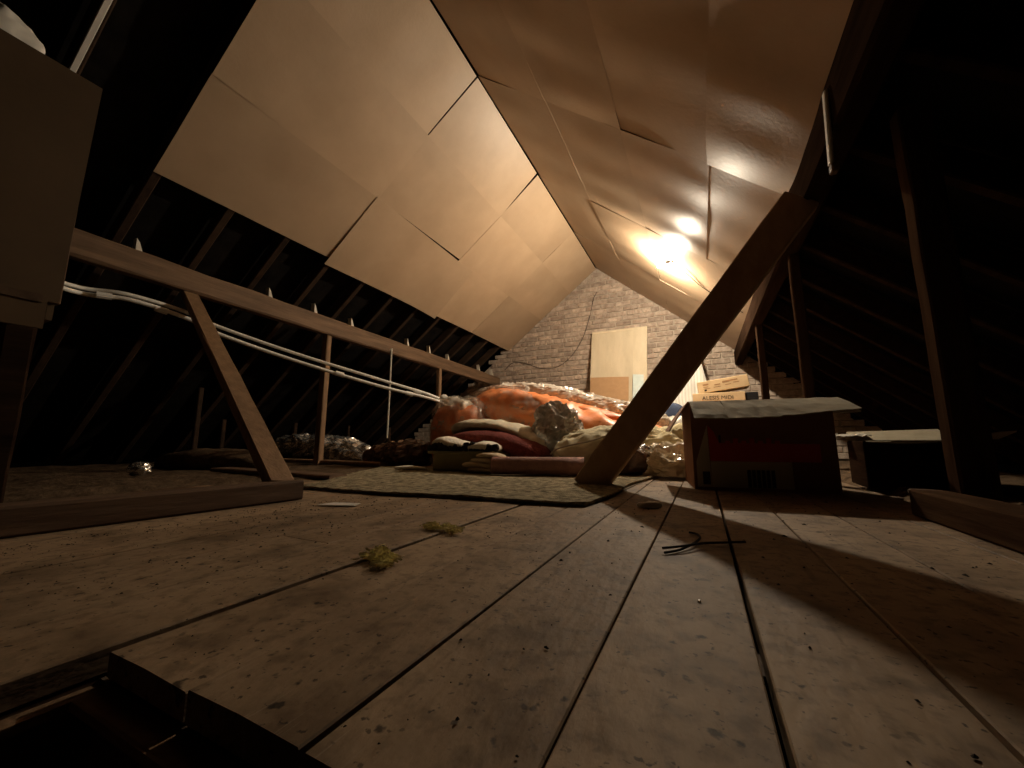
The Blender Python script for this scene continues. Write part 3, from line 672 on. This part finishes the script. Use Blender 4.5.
single('quilted_pad', 'ivory quilted pad arching over the maroon cushion', 'pad',
       loft([(-1.74, 2.58, .24), (-1.66, 2.58, .315), (-1.44, 2.57, .325), (-1.2, 2.56, .285), (-1.02, 2.54, .20), (-.95, 2.52, .10), (-.95, 2.50, .055)], [(.10, .03), (.16, .038), (.19, .038), (.19, .038), (.18, .04), (.16, .04), (.1, .03)], amp=.03, fr=9, seed=7, n=36, sub=12, zmin=.016), M['ivory'], (-1.3, 2.56, .0), smooth=True)
single('knit_cushion', 'maroon ribbed knit cushion sagging over the olive box', 'cushion',
       loft([(-1.72, 2.42, .195), (-1.5, 2.42, .225), (-1.25, 2.42, .205), (-1.05, 2.42, .15), (-.92, 2.42, .085)], [(.10, .04), (.16, .055), (.18, .065), (.17, .065), (.11, .045)], amp=.01, fr=10, seed=11, n=30, zmin=.016), M['maroon'], (-1.3, 2.42, .0), smooth=True)
t = thing('fleece_throw', 'pale fleece with a black ragged edge folded on the olive box', 'throw', (-1.4, 2.2, .14))
mesh('fleece', *loft([(-1.655, 2.2, .178), (-1.58, 2.2, .205), (-1.47, 2.2, .182), (-1.34, 2.19, .165), (-1.24, 2.18, .172), (-1.155, 2.18, .155)], [(.08, .025), (.10, .03), (.10, .028), (.10, .026), (.10, .032), (.07, .02)], amp=.014, fr=12, seed=13, n=24, zmin=.142), M['fur_white'], t, smooth=True)
ev, ef = [], []
fr_ = [blob((-1.64 + i * .041, 2.105 - .006 * (i % 2), .158 + .012 * math.sin(i * 1.1)), (.05, .03, .040 + .014 * (i % 3)), e=(.9, .9), amp=.012, fr=40, seed=i, nu=12, nv=8, zmin=.1415) for i in range(13)]
mesh('black_edge', *join(*fr_), M['fur_black'], t, smooth=True)
t = thing('olive_box', 'olive lidded box under the fleece at the corner of the heap', 'box', (-1.44, 2.3, CZ))
mesh('body', *rbox((-1.435, 2.30, CZ + .055), (.46, .26, .11), rz=R(5)), M['green'], t)
mesh('lid', *rbox((-1.455, 2.295, CZ + .116), (.49, .285, .018), rz=R(5)), M['green'], t)
t = thing('folded_cloths', 'cream cloth folded in layers between the olive box and the mauve roll', 'cloth', (-1.16, 2.15, CZ))
for i, (dx, w, z) in enumerate(((.0, .20, .030), (-.03, .22, .058), (.02, .20, .086), (.05, .18, .113))):
    mesh('fold', *loft([(-1.215 + dx - w / 2, 2.095, z), (-1.215 + dx, 2.085, z + .008), (-1.215 + dx + w / 2, 2.08, z - .004)], [(.045, .013), (.06, .016), (.045, .013)], amp=.008, fr=16, seed=20 + i, n=20, zmin=CZ + .001), M['cream'], t, smooth=True)
t = thing('foam_roll', 'mauve rolled foam mat lying in front of the heap', 'roll', (-.9, 2.08, CZ))
A_, B_ = Vector((-1.10, 1.985, .066)), Vector((-.60, 2.13, .066)); D_ = (B_ - A_)
mesh('roll', *lathe([(.049, 0), (.050, .005), (.050, D_.length * .7), (.050, D_.length), (.044, D_.length)], A_, D_, 32), M['mauve'], t, smooth=True)
sp = []
for i in range(60):
    a = i * .42; r = .004 + .0425 * i / 60; sp.append((a, r))
s_ = D_.normalized().orthogonal().normalized(); u_ = D_.normalized().cross(s_)
mesh('rolled_end', *tube([A_ - D_.normalized() * .001 + (s_ * math.cos(a) + u_ * math.sin(a)) * r for a, r in sp], .0022, 5, 1), M['mauve'], t)
mesh('end_disc', *lathe([(.0, .0), (.045, .0), (.045, .004), (.0, .004)], A_ - D_.normalized() * .0035, D_, 24), M['mauve_dark'], t)  # dark disc behind the spiral at the roll's end
single('plastic_bag', 'crumpled grey glossy plastic bag propped on the orange quilt', 'bag',
       blob((-.96, 2.62, .225), (.31, .24, .44), ry=R(22), e=(.75, .8), amp=.10, fr=11, seed=14, zmin=.016, nu=60, nv=36), M['film_grey'], (-.95, 2.66, .0))
t = thing('khaki_cushion', 'khaki cotton cushion with piped edge beside the grey plastic bag', 'cushion', (-.64, 2.42, .016))
mesh('cover', *blob((-.64, 2.42, .165), (.42, .28, .18), rx=R(24), ry=R(-15), rz=R(4), e=(.55, .55), amp=.04, fr=9, seed=15, zmin=.016, nu=56, nv=32), M['khaki'], t, smooth=True)
mesh('piping', *tube([(-.855, 2.285, .125), (-.80, 2.268, .16), (-.70, 2.262, .185), (-.60, 2.262, .205), (-.50, 2.268, .235), (-.455, 2.29, .25)], .006, 6), M['ivory'], t, smooth=True)
single('dark_bundle', 'dark glossy plastic bundle behind the foot of the diagonal strut', 'bundle',
       blob((-.36, 2.42, .085), (.22, .26, .17), e=(.7, .8), amp=.04, fr=13, seed=16, zmin=.016), M['brownbag'], (-.36, 2.42, .0), smooth=True)
single('cream_bag', 'crumpled cream plastic bag on the floor between strut and big carton', 'bag',
       blob((-.175, 2.44, .07), (.30, .26, .15), rx=R(16), e=(.7, .75), amp=.11, fr=12, seed=17, zmin=.013, nu=60, nv=36), M['film_cream'], (-.175, 2.44, 0))
single('yellow_sheet', 'pale yellow sheet heaped above the crumpled cream bag', 'sheet',
       blob((-.24, 2.84, .14), (.48, .36, .27), rx=R(24), e=(.6, .7), amp=.10, fr=8, seed=18, zmin=.001, nu=72, nv=44), M['yellow'], (-.24, 2.86, 0), smooth=True)
single('plastic_wrap', 'pale clear plastic heap behind the yellow sheet', 'plastic',
       blob((-.16, 3.55, .18), (.40, .40, .42), e=(.7, .8), amp=.07, fr=10, seed=19, zmin=.001), M['film'], (-.16, 3.55, 0), smooth=True)
single('navy_bundle', 'navy cloth bundle at the foot of the white sheet', 'cloth',
       blob((-.26, 4.0, .28), (.26, .26, .56), e=(.6, .7), amp=.04, fr=9, seed=23, zmin=.001), M['blue'], (-.26, 4.0, 0), smooth=True)

# ------------------------------------------------------------------ big printed carton with flaps
t = thing('big_carton', 'big brown carton with red print and pale flaps hanging open', 'carton', (.21, 2.1, 0))
rz = R(7); C0 = Vector((-.043, 1.86, .0)); ex = Vector((math.cos(rz), math.sin(rz), 0)); ey = Vector((-math.sin(rz), math.cos(rz), 0)); ez = Vector((0, 0, 1))
BW, BD, BH, FT = .515, .42, .375, .006
def bp(u, d, z): return C0 + ex * u + ey * d + ez * (z + .001)
def pbox(u0, u1, d0, d1, z0, z1):
    v, f = box(u0, u1, d0, d1, z0, z1); return [bp(*p) for p in v], f
FW = mesh('front_wall', *pbox(0, BW, 0, FT, 0, BH), M['boxbrown'], t)
mesh('rear_wall', *pbox(0, BW, BD - FT, BD, 0, BH), M['boxbrown'], t)
mesh('side_wall', *pbox(0, FT, FT, BD - FT, 0, BH), M['boxbrown'], t)
mesh('side_wall', *pbox(BW - FT, BW, FT, BD - FT, 0, BH), M['boxbrown'], t)
mesh('bottom', *pbox(FT, BW - FT, FT, BD - FT, 0, FT), M['boxbrown'], t)
def flapfn(sd, curl):
    return lambda a, b, n: n * (.004 * noise.noise(Vector((a * 6, b * 3, sd)))) + Vector((0, 0, -curl * b * b))
def flap(u0, u1, ln, dn, lift0=0, lift1=0, sd=0, curl=.01, m='flap'):
    q = [bp(u0, .0, BH), bp(u1, .0, BH), bp(u1 + .01, -ln, BH - dn + lift1), bp(u0 - .0, -ln, BH - dn + lift0)]
    return mesh('flap', *slab(q, .005, 10, 6, flapfn(sd, curl)), M[m], t)
flap(.0, .118, .150, .070, 0, -.004, 1); flap(.122, .290, .155, .078, .004, .008, 2); flap(.290, BW + .02, .150, .068, .0, .022, 3)
q = [bp(0, .02, BH), bp(0, BD - .02, BH), bp(-.085, BD - .02, BH - .11), bp(-.085, .02, BH - .12)]
mesh('side_flap', *slab(q, .005, 6, 4, flapfn(5, .01)), M['boxbrown'], t)
q = [bp(BW, .02, BH), bp(BW, BD - .02, BH), bp(BW + .10, BD - .02, BH - .03), bp(BW + .10, .02, BH - .045)]
mesh('side_flap', *slab(q, .005, 6, 4, flapfn(6, .01)), M['flap'], t)
mesh('inner_flap', *slab([bp(.01, BD - .006, BH), bp(BW - .01, BD - .006, BH), bp(BW - .01, BD - .20, BH - .01), bp(.01, BD - .20, BH - .012)], .005, 6, 4, flapfn(7, .0)), M['flap'], t)
def deco(name, pts, m, d=.0012):
    P = [bp(u, -d, z) for u, z in pts] + [bp(u, -.0002, z) for u, z in pts]; n = len(pts)
    F = [tuple(range(n)), tuple(range(2 * n - 1, n - 1, -1))] + [(i, i + n, (i + 1) % n + n, (i + 1) % n) for i in range(n)]
    mesh(name, P, F, M[m], FW)
deco('grey_panel', [(.012, .012), (.012, .115), (.062, .272), (.066, .012)], 'grey')  # pale grey area with a slanting upper left edge
deco('grey_panel', [(.067, .012), (.067, .118), (.36, .118), (.36, .012)], 'grey')
deco('red_print', [(.067, .119), (.0645, .270), (.085, .245), (.105, .195), (.46, .19), (.46, .119)], 'red')
for i in range(7): deco('letter_print', [(.128 + i * .03, .192), (.128 + i * .03, .204 + .01 * (i % 2)), (.146 + i * .03, .204 + .01 * (i % 2)), (.146 + i * .03, .192)], 'red', .0012)
deco('dark_label', [(.034, .022), (.034, .075), (.062, .075), (.062, .022)], 'ink', .002)
for i in range(6): deco('bar_print', [(.20 + i * .017, .014), (.20 + i * .017, .085), (.213 + i * .017, .085), (.213 + i * .017, .014)], 'ink', .002)
deco('sign_print', [(.104, .196), (.104, .228), (.112, .228), (.112, .196)], 'ink', .002)

# kraft cartons further back, on a dark trunk
t = thing('trunk', 'dark trunk half hidden behind the big carton, cartons stacked on it', 'trunk', (.2, 4.25, 0))
mesh('body', *rbox((.22, 4.32, .27), (.62, .42, .54), ch=.01), M['boxbrown'], t)
mesh('lid', *rbox((.22, 4.32, .556), (.64, .44, .035), ch=.008), M['boxbrown'], t)
mesh('corner', *rbox((.53, 4.12, .28), (.03, .03, .5), ch=.004), M['black'], t)
def text_mesh(name, s, size, origin, ux, uz, m, parent):
    cu = bpy.data.curves.new('t', 'FONT'); cu.body = s; cu.size = size; cu.extrude = .0006
    ob = link(bpy.data.objects.new('t', cu)); dg = bpy.context.evaluated_depsgraph_get(); dg.update()
    me = ob.evaluated_get(dg).to_mesh(); O = Vector(origin); ux, uz = Vector(ux), Vector(uz); un = ux.cross(uz)
    v = [O + ux * p.co.x + uz * p.co.y + un * p.co.z for p in me.vertices]; f = [tuple(q.vertices) for q in me.polygons]
    ob.evaluated_get(dg).to_mesh_clear(); bpy.data.objects.remove(ob); bpy.data.curves.remove(cu)
    return mesh(name, v, f, m, parent)
t = thing('slim_carton', 'slim kraft carton lettered in black with a dark end, under the tilted one', 'carton', (.15, 4.3, .574))
CB = mesh('carton_body', *rbox((.158, 4.27, .621), (.445, .25, .092), rz=R(1), ch=.003), M['kraft'], t)
mesh('dark_end', *rbox((.435, 4.28, .618), (.10, .24, .085), rz=R(1), ch=.004), M['black'], t)
text_mesh('lettering', 'ALESIS MIDI', .052, (.02, 4.1415, .601), (1, .0175, 0), (0, 0, 1), M['ink'], CB)
t = thing('tilted_carton', 'kraft carton with brown print lying tilted on the lettered one', 'carton', (.2, 4.3, .67))
rt = R(-7)
c_ = Vector((.205, 4.28, .748))
CB = mesh('carton_body', *rbox(c_, (.435, .24, .112), ry=rt, ch=.003), M['kraft'], t)
u2 = Vector((math.cos(-rt), 0, math.sin(-rt))); w2 = Vector((-math.sin(-rt), 0, math.cos(-rt)))
for i, (a, b, w, h_) in enumerate(((-.17, .012, .05, .018), (-.17, -.006, .045, .006), (-.17, -.022, .06, .006), (-.165, -.044, .022, .018), (-.07, .0, .05, .012), (-.08, -.02, .06, .008), (.0, .012, .06, .02), (.06, .02, .07, .014), (.02, -.012, .05, .008), (.09, -.002, .05, .008))):
    P = [c_ + u2 * (a + x * w) + w2 * (b + z * h_) + Vector((0, -.1212, 0)) for x, z in ((0, 0), (1, .1), (1, 1), (0, .9))]
    P += [p + Vector((0, .001, 0)) for p in P]
    mesh('brown_print', P, [(0, 1, 2, 3), (7, 6, 5, 4), (0, 4, 5, 1), (1, 5, 6, 2), (2, 6, 7, 3), (3, 7, 4, 0)], M['ink' if i == 3 else 'inkbrown'], CB)

# ------------------------------------------------------------------ junk in the dark beyond the carton
t = thing('low_carton', 'low dark carton with one pale flap lifted, between big carton and tall post', 'carton', (.85, 2.35, .0))
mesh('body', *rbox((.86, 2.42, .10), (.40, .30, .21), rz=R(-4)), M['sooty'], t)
mesh('flap', *slab([(.66, 2.29, .205), (1.06, 2.25, .205), (1.05, 2.12, .232), (.70, 2.14, .205)], .004, 8, 4, lambda a, b, n: n * .01 * math.sin(a * 5)), M['flap'], t)
mesh('flap', *slab([(.66, 2.56, .205), (1.06, 2.54, .205), (1.05, 2.66, .26), (.70, 2.68, .25)], .004, 4, 3), M['flap'], t)
single('paper_scrap', 'torn pale paper strip lying on the low dark carton', 'paper',
       slab([(.60, 2.50, .245), (.75, 2.50, .25), (.76, 2.66, .262), (.61, 2.68, .258)], .003, 8, 3, lambda a, b, n: Vector((0, 0, .012 * noise.noise(Vector((a * 6, b * 3, 3))) - .02))), M['paper'], (.68, 2.6, .21))
single('timber_offcut', 'pale timber offcut lying behind the sole plate', 'timber',
       timber((.70, 1.05, .03), (.72, 1.42, .03), .07, .05, seg=3), M['paleold'], (.71, 1.2, 0))
single('plank', 'dark plank lying flat beneath the tall post', 'plank', timber((.66, 1.55, .012), (.75, 2.05, .012), .10, .022, seg=3), M['plate'], (.7, 1.8, 0))

# ------------------------------------------------------------------ junk on the far left
def foilwarp(p): return p
single('foil_roll', 'crinkled silver foil insulation roll lying under the purlin', 'insulation roll',
       loft([(-4.35, 2.85, .14), (-4.0, 2.80, .15), (-3.7, 2.78, .15), (-3.4, 2.76, .135), (-3.1, 2.74, .11), (-2.80, 2.72, .08)], [(.10, .085), (.13, .10), (.14, .11), (.13, .10), (.11, .085), (.06, .04)], sub=12, n=44, amp=.085, fr=11, seed=33, zmin=.0), M['foil'], (-3.6, 2.83, .0))
single('brown_bag', 'brown glossy plastic bag slumped between the foil roll and the knotted bag', 'bag',
       loft([(-2.72, 2.62, .06), (-2.5, 2.62, .09), (-2.25, 2.62, .10), (-2.05, 2.64, .09)], [(.08, .05), (.15, .08), (.17, .095), (.12, .08)], sub=10, n=40, amp=.07, fr=10, seed=34, zmin=.003), M['brownbag'], (-2.4, 2.62, 0))
single('plank', 'loose plank lying crosswise in front of the upright post', 'plank', timber((-4.0, 2.30, .035), (-2.36, 2.43, .022), .11, .03, seg=5, seed=41), M['stud'], (-3.1, 2.35, 0))
single('plank', 'thin plank resting lengthwise just behind the low sole plate', 'plank', timber((-1.60, -.3, .02), (-1.62, .82, .03), .09, .022, seg=5, seed=42), M['stud'], (-1.6, .3, 0))
single('plank', 'short plank lying across the boards behind the leaning strut', 'plank', timber((-2.75, 1.42, .03), (-1.78, 1.50, .015), .12, .024, seg=5, seed=43), M['plate'], (-2.2, 1.45, 0))
single('foil_scrap', 'small foil scrap glinting on the dark insulation', 'foil', blob((-2.55, .95, .065), (.09, .06, .05), e=(.8, .8), amp=.03, fr=30, seed=35, nu=20, nv=12), M['foil'], (-2.55, .95, .04))
single('rubble_sack', 'slumped brown sack in the dark behind the low sole plate', 'sack',
       loft([(-3.9, 1.6, .03), (-3.5, 1.7, .05), (-3.2, 1.8, .05), (-2.9, 1.85, .02)], [(.1, .06), (.16, .09), (.15, .08), (.1, .05)], amp=.03, fr=8, seed=36, zmin=.0), M['insul'], (-3.4, 1.7, 0), smooth=True)
single('paper_packet', 'flattened pale packet lying at the back of the carpet remnant', 'packet',
       loft([(-1.92, 2.08, CZ + .010), (-1.82, 2.11, CZ + .014), (-1.70, 2.14, CZ + .008)], [(.03, .007), (.05, .010), (.03, .006)], amp=.008, fr=25, seed=37, n=20, zmin=CZ), M['paleold'], (-1.8, 2.1, CZ), smooth=True)

# ------------------------------------------------------------------ small things on the boards
def tinsel(label, x, y, ang, ln, seed):
    rr = random.Random(seed); v, f = [], []
    d = Vector((math.cos(ang), math.sin(ang), 0))
    for i in range(420):
        s = rr.uniform(-.5, .5); c = Vector((x, y, .009)) + d * ln * s + Vector((rr.gauss(0, .008), rr.gauss(0, .007), abs(rr.gauss(0, .003)) - .004)) + Vector((-d.y, d.x, 0)) * .012 * math.sin(s * 9)
        a = Vector((rr.gauss(0, 1), rr.gauss(0, 1), rr.gauss(0, .35))).normalized() * .0065; b = a.orthogonal().normalized() * .0016
        k = len(v); q = [c - a - b, c + a - b, c + a + b, c - a + b]
        for p in q: p.z = max(p.z, .0022)
        v += q; f.append((k, k + 1, k + 2, k + 3))
    single('tinsel_scrap', label, 'tinsel', (v, f), M['tinsel'], (x, y, 0))
tinsel('short gold tinsel scrap lying nearest the camera on a wide board gap', -.505, .522, R(-30), .085, 1)
tinsel('gold tinsel scrap farther from the camera, toward the carpet edge', -.548, .755, R(-10), .10, 2)
single('paper_scrap', 'white paper sliver lying on the boards in front of the carpet', 'paper',
       slab([(-1.10, .855, .0035), (-.985, .895, .0035), (-.99, .925, .006), (-1.08, .90, .006)], .002, 6, 2), M['white'], (-1.03, .88, 0))
single('paper_scrap', 'little crumpled scrap lying in the shadow of the diagonal strut', 'paper',
       blob((-.16, 1.28, .010), (.07, .022, .016), rz=.3, amp=.008, fr=50, seed=51, nu=16, nv=8, zmin=.0025), M['white'], (-.16, 1.28, 0))
single('wire_offcut', 'dark wire offcut bent in a loop on the boards', 'wire',
       tube([(-.074, .765, .006), (-.052, .795, .006), (-.03, .84, .009), (-.018, .90, .008), (-.025, .945, .006), (-.04, .955, .006)], .0022, 6), M['soot'], (-.05, .8, 0))
single('wire_offcut', 'straight dark wire offcut crossing the looped one on the boards', 'wire',
       tube([(-.078, .775, .011), (-.045, .80, .0125), (-.012, .845, .011), (.02, .885, .007), (.062, .915, .006)], .0022, 6), M['soot'], (0, .84, 0))
single('glass_bead', 'tiny glinting bead on the bare board', 'bead', lathe([(.0, 0), (.0018, .0005), (.0022, .002), (.0018, .0036), (.0, .004)], (-.017, .565, .0015), (0, 0, 1), 12), M['foil'], (-.017, .565, 0), smooth=True)
# soot and dirt crumbs: uncountable
v, f = [], []
rr = random.Random(5)
for i in range(1500):
    if i < 700:
        x = -1.22 + abs(rr.gauss(0, .22)); y = rr.uniform(.05, 1.25)
        if y > 1.07 and x < -.4: continue
    else: x = rr.uniform(-1.2, .45); y = .22 + rr.random() ** 1.3 * 1.9
    if x < -.32 and y > 1.08 + .08 * (x + 1.5): continue
    if -.06 < x and y > 1.80: continue
    if HX0 - .01 < x < HX1 + .01 and y < HY1 + .01: continue
    if x > .475: continue
    r = rr.choice((.0008, .001, .0012, .0015, .0022)) * (.7 + .6 * rr.random()) * min(1.25, .45 + .75 * y); k = len(v); a0 = rr.random() * 6
    el = rr.uniform(1, 2.2); ang = rr.random() * 3.1
    for j in range(5):
        a = a0 + j * 1.2566; px, py = r * math.cos(a) * el, r * math.sin(a)
        v.append((x + px * math.cos(ang) - py * math.sin(ang), y + px * math.sin(ang) + py * math.cos(ang), .0006))
    v.append((x, y, .001 + r * .9)); f += [(k + j, k + (j + 1) % 5, k + 5) for j in range(5)]
tag(mesh('soot_crumbs', v, f, M['soot']), 'soot and dirt crumbs scattered over the floorboards', 'dirt', kind='stuff')
